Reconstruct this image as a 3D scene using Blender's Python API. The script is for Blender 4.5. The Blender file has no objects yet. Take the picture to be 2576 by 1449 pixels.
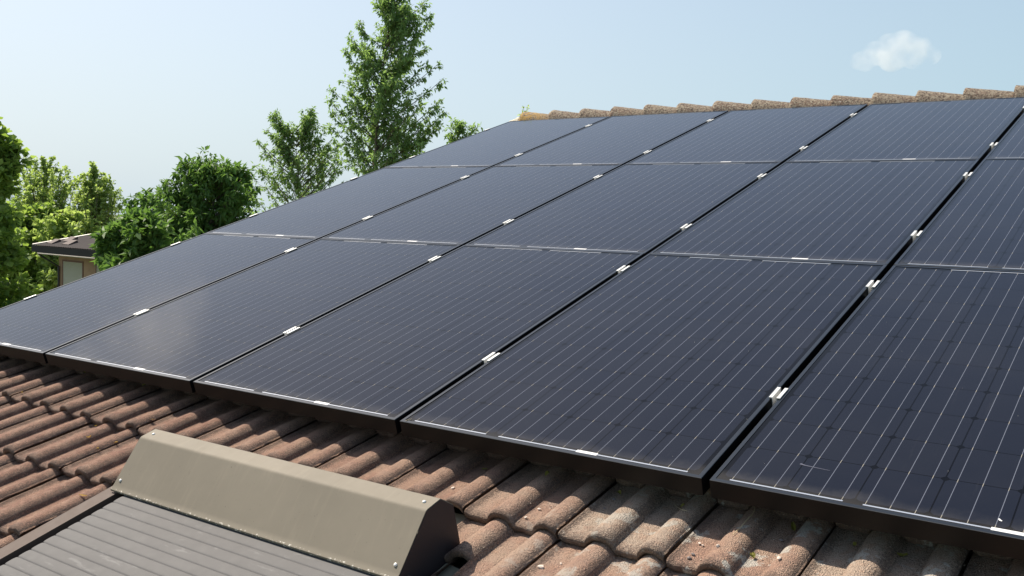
import bpy, bmesh, math, random
import numpy as np
from mathutils import Matrix, Vector, noise
R = math.radians
scene = bpy.context.scene
COL = scene.collection
random.seed(7)
rng = np.random.default_rng(7)

# ------------------------------------------------------------------ roof frame
# roof coordinates: u along the eave, v up the slope, n off the slope (n = 0 is the top of the panels)
PITCH = R(17.7)
ORG = Vector((0, 0, 6.4))
T = Matrix.Translation(ORG) @ Matrix.Rotation(PITCH, 4, 'X')

# ------------------------------------------------------------------ camera
Rc = ((0.80997006, 0.56688583, -0.15029622), (0.06163673, -0.33713597, -0.93943614), (-0.5832233, 0.75165138, -0.30801103))
Cc = Vector((5.0610794, -1.91459852, 1.25115616))
m = Matrix.Identity(4)
for i in range(3):
    m[i][0] = Rc[0][i]
    m[i][1] = -Rc[1][i]
    m[i][2] = -Rc[2][i]
    m[i][3] = Cc[i]
cam_d = bpy.data.cameras.new('camera')
cam = bpy.data.objects.new('camera', cam_d)
COL.objects.link(cam)
CAM = T @ m
cam.matrix_world = CAM
cam_d.sensor_width = 36
cam_d.lens = 3112.449 / 3264 * 36
cam_d.clip_start = 0.05
cam_d.clip_end = 6000
scene.camera = cam
F2 = 3112.449 / 3264 * 2576          # focal length in the 2576 px wide view I measured in


def at(x, y, d):
    """point seen at (x, y) of the 2576x1449 view at depth d"""
    return CAM @ Vector(((x - 1288) / F2 * d, -(y - 724.5) / F2 * d, -d))


# ------------------------------------------------------------------ light
SUN = Vector((-0.85, 0.096, 1.081)).normalized()
ELEV = math.asin(SUN.z)
w = bpy.data.worlds.new('World')
scene.world = w
w.use_nodes = True
nt = w.node_tree
nt.nodes.clear()
out = nt.nodes.new('ShaderNodeOutputWorld')
bg = nt.nodes.new('ShaderNodeBackground')
sky = nt.nodes.new('ShaderNodeTexSky')
sky.sky_type = 'NISHITA'
sky.sun_disc = False
sky.sun_elevation = ELEV
sky.sun_rotation = math.atan2(SUN.x, SUN.y)
sky.altitude = 50
sky.air_density = 1.0
sky.dust_density = 2.2
sky.ozone_density = 1.2
bg.inputs['Strength'].default_value = 0.100
# the milky summer haze of the photograph: pale veil, thickest towards the horizon
tc = nt.nodes.new('ShaderNodeTexCoord')
sx = nt.nodes.new('ShaderNodeSeparateXYZ')
nt.links.new(tc.outputs['Generated'], sx.inputs[0])
mrg = nt.nodes.new('ShaderNodeMapRange')
mrg.inputs[1].default_value = 0.0
mrg.inputs[2].default_value = 0.55
mrg.inputs[3].default_value = 0.90
mrg.inputs[4].default_value = 0.12
nt.links.new(sx.outputs[2], mrg.inputs[0])
mxs = nt.nodes.new('ShaderNodeMix')
mxs.data_type = 'RGBA'
nt.links.new(mrg.outputs[0], mxs.inputs[0])
nt.links.new(sky.outputs[0], mxs.inputs[6])
# haze glows towards the sun
dt = nt.nodes.new('ShaderNodeVectorMath')
dt.operation = 'DOT_PRODUCT'
nt.links.new(tc.outputs['Generated'], dt.inputs[0])
dt.inputs[1].default_value = SUN
mr2 = nt.nodes.new('ShaderNodeMapRange')
mr2.inputs[1].default_value = 0.20
mr2.inputs[2].default_value = 0.80
mr2.inputs[3].default_value = 0.0
mr2.inputs[4].default_value = 1.0
nt.links.new(dt.outputs['Value'], mr2.inputs[0])
hz = nt.nodes.new('ShaderNodeMix')
hz.data_type = 'RGBA'
hz.inputs[6].default_value = (3.15, 4.45, 5.1, 1)
hz.inputs[7].default_value = (5.1, 5.6, 6.0, 1)
nt.links.new(mr2.outputs[0], hz.inputs[0])
nt.links.new(hz.outputs[2], mxs.inputs[7])
nt.links.new(mxs.outputs[2], bg.inputs['Color'])
nt.links.new(bg.outputs[0], out.inputs[0])
sun_d = bpy.data.lights.new('sun', 'SUN')
sun_d.energy = 5.0
sun_d.angle = R(0.5)
sun_d.color = (1.0, 0.91, 0.78)
sun = bpy.data.objects.new('sun', sun_d)
COL.objects.link(sun)
sun.matrix_world = SUN.to_track_quat('Z', 'Y').to_matrix().to_4x4()
scene.view_settings.view_transform = 'Standard'
scene.view_settings.look = 'None'
scene.view_settings.gamma = 1
scene.view_settings.exposure = 0.62
scene.render.engine = 'CYCLES'
scene.cycles.max_bounces = 8
scene.cycles.volume_bounces = 2


# ------------------------------------------------------------------ node helpers
class N:
    def __init__(s, name, rough=0.6, base=(0.5, 0.5, 0.5), metallic=0.0, ior=1.5):
        s.m = bpy.data.materials.new(name)
        s.m.use_nodes = True
        s.t = s.m.node_tree
        s.b = s.t.nodes['Principled BSDF']
        s.b.inputs['Roughness'].default_value = rough
        s.b.inputs['Base Color'].default_value = (*base, 1)
        s.b.inputs['Metallic'].default_value = metallic
        s.b.inputs['IOR'].default_value = ior

    def node(s, t, **k):
        n = s.t.nodes.new(t)
        for a, b in k.items():
            setattr(n, a, b)
        return n

    def put(s, sock, v):
        if isinstance(v, bpy.types.NodeSocket):
            s.t.links.new(v, sock)
        elif isinstance(v, (tuple, list)) and len(v) == 3 and sock.type == 'RGBA':
            sock.default_value = (*v, 1)
        else:
            sock.default_value = v

    def math(s, op, a, b=0.0, c=None, clamp=False):
        n = s.node('ShaderNodeMath', operation=op, use_clamp=clamp)
        s.put(n.inputs[0], a)
        s.put(n.inputs[1], b)
        if c is not None:
            s.put(n.inputs[2], c)
        return n.outputs[0]

    def obj(s):
        return s.node('ShaderNodeTexCoord').outputs['Object']

    def pos(s):
        return s.node('ShaderNodeNewGeometry').outputs['Position']

    def xyz(s, v):
        n = s.node('ShaderNodeSeparateXYZ')
        s.put(n.inputs[0], v)
        return n.outputs

    def scale(s, v, k):
        n = s.node('ShaderNodeVectorMath', operation='MULTIPLY')
        s.put(n.inputs[0], v)
        n.inputs[1].default_value = k
        return n.outputs[0]

    def noise(s, vec, sc, detail=4, rough=0.55, dist=0.0):
        n = s.node('ShaderNodeTexNoise')
        s.put(n.inputs['Vector'], vec)
        n.inputs['Scale'].default_value = sc
        n.inputs['Detail'].default_value = detail
        n.inputs['Roughness'].default_value = rough
        n.inputs['Distortion'].default_value = dist
        return n.outputs['Fac']

    def voro(s, vec, sc, out='Distance'):
        n = s.node('ShaderNodeTexVoronoi')
        s.put(n.inputs['Vector'], vec)
        n.inputs['Scale'].default_value = sc
        return n.outputs[out]

    def ramp(s, f, a, b, lo=0.0, hi=1.0):
        n = s.node('ShaderNodeMapRange')
        n.interpolation_type = 'SMOOTHSTEP'
        s.put(n.inputs[0], f)
        n.inputs[1].default_value = a
        n.inputs[2].default_value = b
        n.inputs[3].default_value = lo
        n.inputs[4].default_value = hi
        return n.outputs[0]

    def mix(s, f, a, b, mode='MIX'):
        n = s.node('ShaderNodeMix', data_type='RGBA', blend_type=mode)
        s.put(n.inputs[0], f)
        s.put(n.inputs[6], a)
        s.put(n.inputs[7], b)
        return n.outputs[2]

    def attr(s, name):
        n = s.node('ShaderNodeAttribute', attribute_name=name)
        return n.outputs

    def bump(s, h, strength, dist):
        n = s.node('ShaderNodeBump')
        n.inputs['Strength'].default_value = strength
        n.inputs['Distance'].default_value = dist
        s.put(n.inputs['Height'], h)
        s.t.links.new(n.outputs[0], s.b.inputs['Normal'])

    def color(s, c):
        s.put(s.b.inputs['Base Color'], c)
        return s

    def rough(s, c):
        s.put(s.b.inputs['Roughness'], c)
        return s


# ------------------------------------------------------------------ mesh helpers
class MB:
    def __init__(s):
        s.v = []
        s.f = []
        s.mi = []

    def add(s, vs, fs, mi=0):
        o = len(s.v)
        s.v += [tuple(p) for p in vs]
        s.f += [tuple(i + o for i in f) for f in fs]
        s.mi += [mi] * len(fs)

    def box(s, lo, hi, mi=0, M=None):
        x0, y0, z0 = lo
        x1, y1, z1 = hi
        vs = [(x0, y0, z0), (x1, y0, z0), (x1, y1, z0), (x0, y1, z0), (x0, y0, z1), (x1, y0, z1), (x1, y1, z1), (x0, y1, z1)]
        if M is not None:
            vs = [M @ Vector(p) for p in vs]
        s.add(vs, [(0, 3, 2, 1), (4, 5, 6, 7), (0, 1, 5, 4), (1, 2, 6, 5), (2, 3, 7, 6), (3, 0, 4, 7)], mi)

    def prism(s, poly, x0, x1, mi=0, caps=True):
        """polygon in (y, z) extruded along x"""
        n = len(poly)
        vs = [(x0, a, b) for a, b in poly] + [(x1, a, b) for a, b in poly]
        fs = [(i, (i + 1) % n, (i + 1) % n + n, i + n) for i in range(n)]
        if caps:
            fs += [tuple(range(n - 1, -1, -1)), tuple(range(n, 2 * n))]
        s.add(vs, fs, mi)

    def tube(s, pts, rads, k=6, cap=True):
        base = len(s.v)
        pts = [Vector(p) for p in pts]
        for i, p in enumerate(pts):
            d = (pts[min(i + 1, len(pts) - 1)] - pts[max(i - 1, 0)])
            if d.length < 1e-9:
                d = Vector((0, 0, 1))
            d.normalize()
            a = d.cross(Vector((0.31, 0.9, 0.17))).normalized()
            b = d.cross(a)
            for j in range(k):
                t = 2 * math.pi * j / k
                s.v.append(tuple(p + (a * math.cos(t) + b * math.sin(t)) * rads[i]))
        for i in range(len(pts) - 1):
            for j in range(k):
                q = (j + 1) % k
                s.f.append((base + i * k + j, base + i * k + q, base + (i + 1) * k + q, base + (i + 1) * k + j))
                s.mi.append(0)
        if cap:
            s.f.append(tuple(base + j for j in range(k)))
            s.f.append(tuple(base + (len(pts) - 1) * k + j for j in range(k - 1, -1, -1)))
            s.mi += [0, 0]

    def build(s, name, mats, parent=None, M=None, smooth=False, fix=True):
        me = bpy.data.meshes.new(name)
        me.from_pydata(s.v, [], s.f)
        for q in (mats if isinstance(mats, (list, tuple)) else [mats]):
            me.materials.append(q)
        me.polygons.foreach_set('material_index', s.mi)
        if fix:
            bm = bmesh.new()
            bm.from_mesh(me)
            bmesh.ops.recalc_face_normals(bm, faces=bm.faces)
            bm.to_mesh(me)
            bm.free()
        if smooth:
            me.polygons.foreach_set('use_smooth', [True] * len(me.polygons))
        me.update()
        o = bpy.data.objects.new(name, me)
        COL.objects.link(o)
        if parent is not None:
            o.parent = parent
        if M is not None:
            o.matrix_local = M
        return o


def tag(o, label=None, cat=None, group=None, kind=None):
    if label:
        o['label'] = label
    if cat:
        o['category'] = cat
    if group:
        o['group'] = group
    if kind:
        o['kind'] = kind
    return o


def empty(name, M, label, cat, group=None):
    o = bpy.data.objects.new(name, None)
    COL.objects.link(o)
    o.empty_display_size = 0.1
    o.matrix_world = M
    return tag(o, label, cat, group)


def nz(p, s=1.0):
    return noise.noise(Vector(p) * s)


# ------------------------------------------------------------------ materials
def mat_tile(ridge=False):
    n = N('ridge concrete' if ridge else 'roof concrete', 0.92)
    p = n.obj()
    rnd = n.attr('rnd')['Fac']
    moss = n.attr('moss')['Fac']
    x = n.xyz(p)[0]
    big = n.noise(p, 7, 3)
    med = n.noise(p, 42, 4, 0.6)
    fine = n.noise(p, 230, 3, 0.7)
    grain = n.voro(p, 330)
    if ridge:
        c = n.mix(n.ramp(big, 0.35, 0.65), (0.22, 0.145, 0.10), (0.27, 0.21, 0.15))
        c = n.mix(n.ramp(n.noise(p, 62, 3, 0.6), 0.47, 0.57), c, (0.40, 0.34, 0.25))
        c = n.mix(n.ramp(n.noise(p, 70, 3, 0.6), 0.52, 0.60), c, (0.085, 0.058, 0.042))
        c = n.mix(n.ramp(n.noise(p, 13, 3), 0.70, 0.76), c, (0.62, 0.60, 0.55))
        yel = n.math('MULTIPLY', n.ramp(x, 0.35, 0.0), n.ramp(med, 0.40, 0.55))
        c = n.mix(n.math('MULTIPLY', yel, 0.75), c, (0.62, 0.36, 0.06))
    else:
        side = n.ramp(n.math('ADD', x, n.math('MULTIPLY', rnd, 0.9)), 2.3, 4.6)
        red = n.mix(n.ramp(big, 0.3, 0.7), (0.228, 0.110, 0.074), (0.285, 0.156, 0.106))
        tan = n.mix(n.ramp(big, 0.3, 0.7), (0.345, 0.205, 0.148), (0.42, 0.300, 0.220))
        c = n.mix(side, red, tan)
        c = n.mix(n.math('MULTIPLY', n.ramp(rnd, 0.7, 1.0), 0.7), c, (0.45, 0.37, 0.29))
        c = n.mix(n.math('MULTIPLY', n.ramp(med, 0.45, 0.7), 0.5), c, (0.43, 0.25, 0.165))
        # dirt and moss on edges and lip, plus shade painted on the roll flanks
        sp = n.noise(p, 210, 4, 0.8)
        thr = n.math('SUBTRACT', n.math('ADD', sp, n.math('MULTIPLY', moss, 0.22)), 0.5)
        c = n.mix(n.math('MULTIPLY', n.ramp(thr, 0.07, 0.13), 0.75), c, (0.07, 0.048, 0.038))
        wide = n.math('MULTIPLY', n.ramp(n.noise(p, 16, 3), 0.55, 0.75), 0.3)
        c = n.mix(wide, c, (0.14, 0.10, 0.075))
        c = n.mix(n.ramp(n.noise(p, 28, 4, 0.7), 0.40, 0.70, 0.06, 0.34), c, (0.42, 0.285, 0.205))
        # pale lichen crusts, mostly to the right
        lic = n.math('MULTIPLY', n.ramp(n.noise(p, 11, 5, 0.65), 0.56, 0.62), n.ramp(x, 3.4, 4.2))
        c = n.mix(n.math('MULTIPLY', lic, 0.8), c, (0.52, 0.50, 0.44))
    c = n.mix(n.math('MULTIPLY', n.ramp(grain, 0.18, 0.05), 0.35), c, (0.60, 0.44, 0.33))
    c = n.mix(n.math('MULTIPLY', n.ramp(fine, 0.53, 0.63), 0.42), c, (0.085, 0.055, 0.040))
    n.color(c)
    h = n.math('ADD', n.math('MULTIPLY', med, 0.6), n.math('ADD', fine, n.math('MULTIPLY', grain, 0.8)))
    n.bump(h, 1.0, 0.006)
    return n.m


def mat_cells():
    n = N('solar cells', 0.14, (0.012, 0.013, 0.024), ior=1.22)
    n.b.inputs['Sheen Weight'].default_value = 0.10
    n.b.inputs['Sheen Roughness'].default_value = 0.28
    n.b.inputs['Sheen Tint'].default_value = (0.75, 0.85, 1.0, 1)
    x, y, z = n.xyz(n.obj())[:]
    cx = n.math('DIVIDE', n.math('SUBTRACT', x, 0.023), 0.159)
    cy = n.math('DIVIDE', n.math('SUBTRACT', y, 0.030), 0.159)
    fx = n.math('FRACT', cx)
    fy = n.math('FRACT', cy)
    dx = n.math('ABSOLUTE', n.math('SUBTRACT', fx, 0.5))
    dy = n.math('ABSOLUTE', n.math('SUBTRACT', fy, 0.5))
    gx = n.math('GREATER_THAN', dx, 0.4890)
    gy = n.math('GREATER_THAN', dy, 0.4915)
    ch = n.math('GREATER_THAN', n.math('ADD', dx, dy), 0.925)
    inx = n.math('MULTIPLY', n.math('GREATER_THAN', cx, 0.0), n.math('LESS_THAN', cx, 6.0))
    iny = n.math('MULTIPLY', n.math('GREATER_THAN', cy, 0.0), n.math('LESS_THAN', cy, 10.0))
    inside = n.math('MULTIPLY', inx, iny)
    gap = n.math('MAXIMUM', n.math('MAXIMUM', gx, gy), ch)
    cell = n.math('MULTIPLY', n.math('SUBTRACT', 1.0, gap), inside)
    # three bus bars per cell
    b3 = n.math('ABSOLUTE', n.math('SUBTRACT', n.math('FRACT', n.math('MULTIPLY', fx, 3.0)), 0.5))
    bus = n.math('LESS_THAN', b3, 0.0140)
    bus = n.math('MULTIPLY', bus, inx)
    bus = n.math('MULTIPLY', bus, n.math('MULTIPLY', n.math('GREATER_THAN', cy, -0.06), n.math('LESS_THAN', cy, 10.06)))
    # per-cell and per-panel tint
    comb = n.node('ShaderNodeCombineXYZ')
    n.put(comb.inputs[0], n.math('FLOOR', cx))
    n.put(comb.inputs[1], n.math('FLOOR', cy))
    rn = n.node('ShaderNodeObjectInfo').outputs['Random']
    n.put(comb.inputs[2], rn)
    wn = n.node('ShaderNodeTexWhiteNoise', noise_dimensions='3D')
    n.put(wn.inputs['Vector'], comb.outputs[0])
    c1 = n.mix(rn, (0.0078, 0.0098, 0.0172), (0.0098, 0.0115, 0.0198))
    c2 = n.mix(n.math('MULTIPLY', wn.outputs['Value'], 0.5), c1, (0.0115, 0.0130, 0.0195))
    c = n.mix(cell, (0.0006, 0.0006, 0.0012), c2)
    # thin dust film and specks on the glass
    du = n.noise(n.pos(), 3.0, 5, 0.6)
    c = n.mix(n.math('MULTIPLY', n.ramp(du, 0.35, 0.8), 0.006), c, (0.55, 0.52, 0.48))
    edge = n.ramp(n.math('ADD', y, n.math('MULTIPLY', n.noise(n.pos(), 9.0, 4, 0.7), -0.09)), 0.03, -0.035)
    c = n.mix(n.math('MULTIPLY', edge, 0.05), c, (0.5, 0.46, 0.40))
    run_ = n.noise(n.scale(n.pos(), (16, 1.4, 1.4)), 3.0, 4, 0.7)
    c = n.mix(n.math('MULTIPLY', n.ramp(run_, 0.60, 0.80), 0.012), c, (0.6, 0.57, 0.52))
    joint = n.math('GREATER_THAN', dy, 0.455)
    bc = n.mix(joint, (0.125, 0.136, 0.168), (0.26, 0.24, 0.20))
    c = n.mix(bus, c, bc)
    speck = n.voro(n.pos(), 22.0)
    c = n.mix(n.math('LESS_THAN', speck, 0.012), c, (0.6, 0.58, 0.5))
    n.color(c)
    r = n.math('ADD', 0.05, n.math('MULTIPLY', du, 0.09))
    n.rough(r)
    return n.m


M_TILE = mat_tile()
M_RIDGE = mat_tile(True)
M_CELL = mat_cells()
n = N('black anodised frame', 0.42, (0.0022, 0.0024, 0.0030), 0.0, 1.34)
M_FRAME = n.m
M_EDGE = N('light frame edge', 0.4, (0.12, 0.115, 0.11), 0.6).m  # lighter, partly metallic chamfer along the outer top edge
M_RIM = N('anodised rim with sky sheen', 0.30, (0.012, 0.016, 0.022), 0.0, 1.42).m  # top faces of the same frame, sky reflection put into lighter colour
M_RIBBON = N('tinned ribbon', 0.55, (0.26, 0.29, 0.35)).m
M_STICKER = N('white sticker', 0.6, (0.62, 0.62, 0.62)).m
n = N('clamp aluminium', 0.45, (0.62, 0.62, 0.60), 0.25)
M_CLAMP = n.m
M_RAIL = N('rail aluminium', 0.4, (0.42, 0.43, 0.42), 0.5).m
n = N('bolt steel', 0.35, (0.35, 0.35, 0.35), 0.8)
M_BOLT = n.m
M_SCREW = N('screw head', 0.4, (0.75, 0.73, 0.70), 0.2).m


def painted(name, base, rough, var=0.1, sc=3.0):
    n = N(name, rough, base, ior=1.27)
    p = n.obj()
    f = n.noise(p, sc, 5, 0.6)
    a = tuple(c * (1 - var) for c in base)
    b = tuple(min(1, c * (1 + var)) for c in base)
    c = n.mix(n.ramp(f, 0.3, 0.7), a, b)
    st = n.noise(n.scale(p, (6, 1.5, 6)), 14, 4, 0.7)
    c = n.mix(n.math('MULTIPLY', n.ramp(st, 0.62, 0.74), 0.25), c, tuple(x * 0.6 for x in base))
    n.color(c)
    n.rough(n.math('ADD', rough - 0.05, n.math('MULTIPLY', n.noise(p, 30, 3), 0.12)))
    return n


n = painted('grey brown painted metal', (0.195, 0.171, 0.132), 0.66, 0.05)
hy = n.xyz(n.obj())[1]
hc = n.b.inputs['Base Color'].links[0].from_socket
fl = n.math('MULTIPLY', n.math('LESS_THAN', hy, -0.5405), n.ramp(n.noise(n.obj(), 90, 3, 0.7), 0.56, 0.62))
dr = n.noise(n.scale(n.obj(), (9, 1.2, 1.2)), 5, 5, 0.65)
hc = n.mix(n.math('MULTIPLY', n.ramp(dr, 0.5, 0.8), 0.22), hc, (0.30, 0.26, 0.20))
hc = n.mix(n.math('MULTIPLY', n.ramp(n.noise(n.obj(), 160, 2), 0.73, 0.76), 0.5), hc, (0.05, 0.04, 0.03))
n.color(n.mix(fl, hc, (0.62, 0.58, 0.50)))
n.bump(n.noise(n.obj(), 4.5, 3), 0.12, 0.02)
M_HOOD = n.m
M_CAP_SHADE = painted('shaded hood end cap', (0.040, 0.031, 0.032), 0.5, 0.05).m  # right cap only, its shaded side put into a darker colour
M_GUIDE = painted('guide rail paint', (0.085, 0.060, 0.048), 0.65, 0.05).m
M_FLASH = painted('flashing', (0.25, 0.23, 0.17), 0.5, 0.08).m
n = painted('slat paint', (0.112, 0.108, 0.106), 0.7, 0.05, 6.0)
xx, yy, zz = n.xyz(n.obj())[:]
refl_ = n.noise(n.scale(n.obj(), (5, 22, 1)), 1.6, 4, 0.6)  # pale reflections on the slats, put into the colour as stretched patches
n.color(n.mix(n.math('MULTIPLY', n.ramp(refl_, 0.60, 0.72), 0.45), n.b.inputs['Base Color'].links[0].from_socket, (0.21, 0.205, 0.20)))
M_SLAT = n.m
M_DARK = N('dark cavity', 0.9, (0.012, 0.010, 0.009)).m
M_DECK = N('roofing felt', 0.9, (0.03, 0.026, 0.024)).m
n = painted('house plaster', (0.36, 0.26, 0.19), 0.9, 0.12, 1.2)
M_PLASTER = n.m


def mat_leaf(name, c1, c2, trans=0.45, rough=0.55):
    n = N(name, rough, c1)
    t = n.attr('tint')['Fac']
    c = n.mix(t, c1, c2)
    c = n.mix(n.math('MULTIPLY', n.ramp(n.noise(n.obj(), 1.1, 2), 0.4, 0.65), 0.35), c, tuple(x * 1.25 for x in c2))
    n.color(c)
    n.b.inputs['Specular IOR Level'].default_value = 0.35
    tr = n.node('ShaderNodeBsdfTranslucent')
    n.put(tr.inputs['Color'], n.mix(0.5, c, (c2[0] * 1.45, c2[1] * 1.6, c2[2] * 0.7)))
    mx = n.node('ShaderNodeMixShader')
    mx.inputs[0].default_value = trans
    o = n.t.nodes['Material Output']
    n.t.links.new(n.b.outputs[0], mx.inputs[1])
    n.t.links.new(tr.outputs[0], mx.inputs[2])
    n.t.links.new(mx.outputs[0], o.inputs[0])
    return n.m


def mat_bark():
    n = N('bark', 0.9, (0.12, 0.09, 0.07))
    p = n.scale(n.obj(), (1, 1, 0.25))
    f = n.noise(p, 12, 5, 0.6)
    n.color(n.mix(n.ramp(f, 0.35, 0.65), (0.07, 0.055, 0.04), (0.22, 0.18, 0.14)))
    n.bump(f, 0.6, 0.02)
    return n.m


M_BARK = mat_bark()

# ------------------------------------------------------------------ ground
n = N('grass ground', 0.95)
p = n.obj()
n.color(n.mix(n.ramp(n.noise(p, 0.15, 5), 0.35, 0.65), (0.05, 0.085, 0.025), (0.11, 0.13, 0.05)))
mb = MB()
mb.add([(-3000, -3000, 0), (3000, -3000, 0), (3000, 3000, 0), (-3000, 3000, 0)], [(0, 1, 2, 3)])
tag(mb.build('ground', n.m), kind='structure')

# ------------------------------------------------------------------ our house: walls, roof, ridge
V_EAVE, V_RIDGE = -1.72, 5.30
U0, U1 = -0.19, 6.75
TP, TC = 0.3025, 0.305          # tile pitch along the eave and course spacing
UJ, VJ = 1.33, -0.200           # a tile joint and a course line


def P(u, v, n_=0.0):
    return T @ Vector((u, v, n_))


house = empty('house', Matrix.Translation((3.2, 2.4, 0)), 'house with the brown tiled roof that carries the solar panels', 'house')
HI = house.matrix_world.inverted()
ridge_w = P(0, V_RIDGE, -0.19)
eave_w = P(0, V_EAVE, -0.19)
run = ridge_w.y - eave_w.y
mb = MB()
bk = ridge_w.y + run
x0, x1 = U0 + 0.12, U1 - 0.12
ya, yb = eave_w.y + 0.35, bk - 0.35
za = eave_w.z + 0.35 * math.tan(PITCH) - 0.06
zr = ridge_w.z - 0.06
mb.prism([(ya, 0), (yb, 0), (yb, za), (ridge_w.y, zr), (ya, za)], x0, x1)
mb.build('wall', M_PLASTER, house, HI)
# deck under the tiles, both slopes, with the opening of the roof window
mb = MB()
WU0, WU1, WV1 = 2.285, 3.52, -0.30


def slab(u0, u1, v0, v1, top=-0.172, th=0.03):
    vs = []
    for n_ in (top, top - th):
        vs += [P(u0, v0, n_), P(u1, v0, n_), P(u1, v1, n_), P(u0, v1, n_)]
    mb.add(vs, [(0, 1, 2, 3), (7, 6, 5, 4), (0, 4, 5, 1), (1, 5, 6, 2), (2, 6, 7, 3), (3, 7, 4, 0)])


slab(U0, U1, WV1, V_RIDGE)
slab(U0, WU0, V_EAVE, WV1)
slab(WU1 + 0.02, U1, V_EAVE, WV1)
vs = []
for d in (0, -0.03):
    vs += [ridge_w + Vector((U0, 0.0, d)), ridge_w + Vector((U1, 0, d)), Vector((U1, bk, eave_w.z + d)), Vector((U0, bk, eave_w.z + d))]
mb.add(vs, [(0, 1, 2, 3), (7, 6, 5, 4), (0, 4, 5, 1), (1, 5, 6, 2), (2, 6, 7, 3), (3, 7, 4, 0)])
mb.build('roof_deck', M_DECK, house, HI)

# tile profile across its width
ROLLS = ((0.1185, 0.0425), (0.262, 0.0385))


def prof(x):
    z = 0.0
    for c, hw in ROLLS:
        t = abs(x - c) / hw
        if t < 1:
            z = max(z, 0.0285 * (1 - t ** 2.3) ** 0.72)
    if x < 0.012:
        z = max(z, 0.006 * (1 - x / 0.012) + 0.001)
    return z


def mossy_shade(x, y):
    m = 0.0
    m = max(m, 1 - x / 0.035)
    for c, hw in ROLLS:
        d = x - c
        m = max(m, (1 - abs(d - 0.032) / 0.022) * 0.85)  # right flank of each roll: shade painted in with the moss
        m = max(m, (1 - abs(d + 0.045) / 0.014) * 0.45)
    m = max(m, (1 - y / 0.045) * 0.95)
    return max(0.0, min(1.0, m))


XS = sorted(set([0, 0.004, 0.012, 0.02, 0.035, 0.05, 0.064] + [round(c + hw * t, 5) for c, hw in ROLLS for t in (-1, -.93, -.82, -.68, -.52, -.35, -.17, 0, .17, .35, .52, .68, .82, .93, 1) if c + hw * t < 0.290] + [0.176, 0.188, 0.202, 0.212, 0.2925, 0.2965]))
YS = [0.0, 0.004, 0.010, 0.022, 0.05, 0.085, 0.12, 0.16, 0.20, 0.24, 0.28, 0.31, 0.35]
tv, tf, tr_, tm = [], [], [], []


def add_tile(u, v, seed, cut=None, nfront=-0.117, tilt=0.088, pale=None):
    """one interlocking tile with its left edge at u and front lip at v"""
    rs = random.Random(seed)
    rnd = rs.random() * 0.8 if pale is None else pale
    off = Vector((seed * 1.37, seed * 2.11, 0))
    dz, dv, du = rs.uniform(-0.002, 0.002), rs.uniform(-0.006, 0.006), rs.uniform(-0.0012, 0.0012)
    sk = rs.uniform(-0.008, 0.008)
    o = len(tv)
    nx = len(XS)
    rows = []
    ys = YS
    for x in XS:
        pass
    for k in range(-2, len(ys)):
        row = []
        for i, x in enumerate(XS):
            y = ys[max(k, 0)]
            y_front = 0.0
            if cut and x < cut[0]:
                y_front = cut[1]
                y = max(y, y_front + (ys[k] if k >= 0 else 0))
            e = 0.0035 * noise.noise(Vector((x * 60, 0, 0)) + off) + 0.0015 * noise.noise(Vector((x * 190, 3, 0)) + off)
            e *= max(0.0, 1 - (y - y_front) / 0.06)
            z = prof(x)
            h = 0.0011 * noise.noise(Vector((x * 45, y * 45, 0)) + off) + 0.0008 * noise.noise(Vector((x * 140, y * 140, 0)) + off)
            if k == -2:      # bottom of the lip, set back
                yy, zz = y_front + 0.012 + e, z - 0.0265
            elif k == -1:
                yy, zz = y_front + 0.0015 + e, z - 0.020
            elif k == 0:
                yy, zz = y_front + e, z - 0.0062
            elif k == 1:
                yy, zz = y + e, z - 0.0018
            else:
                yy, zz = y + e, z
            zz = zz + h
            U = u + du + x + sk * yy
            V = v + dv + yy
            Nn = nfront + dz + zz - tilt * yy
            tv.append(P(U, V, Nn))
            tr_.append(rnd)
            tm.append(mossy_shade(x, yy - y_front))
            row.append(len(tv) - 1)
        rows.append(row)
    # back of underside: lip return
    row = []
    for i, x in enumerate(XS):
        y = 0.31
        tv.append(P(u + du + x + sk * y, v + dv + y, nfront + dz + prof(x) - 0.027 - tilt * y))
        tr_.append(rnd)
        tm.append(0)
        row.append(len(tv) - 1)
    under = row
    for a, b in zip(rows[:-1], rows[1:]):
        for i in range(nx - 1):
            tf.append((a[i], a[i + 1], b[i + 1], b[i]))
    for i in range(nx - 1):
        tf.append((under[i], under[i + 1], rows[0][i + 1], rows[0][i]))
    # right and left cheeks
    for i in (0, nx - 1):
        col = [r[i] for r in rows]
        extra = []
        for idx in col[2:]:
            q = tv[idx] + (T.to_3x3() @ Vector((0, 0, -0.018)))
            tv.append(q)
            tr_.append(rnd)
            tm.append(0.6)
            extra.append(len(tv) - 1)
        for j in range(len(extra) - 1):
            tf.append((col[j + 2], col[j + 3], extra[j + 1], extra[j]))


def add_simple(u, v, seed):
    add_tile(u, v, seed)


courses = [VJ + TC * k for k in range(-5, 2)]
ku0 = math.ceil((U0 - 0.001 - UJ) / TP)
cols = [UJ + TP * k for k in range(ku0, 18)]
seed = 0
for ci, v in enumerate(courses):
    for cj, u in enumerate(cols):
        seed += 1
        if u > 6.5:
            continue
        behind = v < VJ - 0.01
        inwin = (u + TP > WU0 + 0.03) and (u < 3.40)
        if behind and inwin:
            continue
        cut = None
        if abs(v - (VJ - TC)) < 0.01 and abs(u - (UJ + 7 * TP)) < 0.01:
            cut = (0.158, 0.128)
        elif behind and 3.40 < u < 3.5:
            cut = (0.088, 0.32)
        pl = None
        if abs(v - VJ) < 0.01 and min(abs(u - (UJ + q_ * TP)) for q_ in (8, 10)) < 0.01:
            pl = 1.0
        add_tile(u, v, seed, cut, pale=pl)
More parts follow.
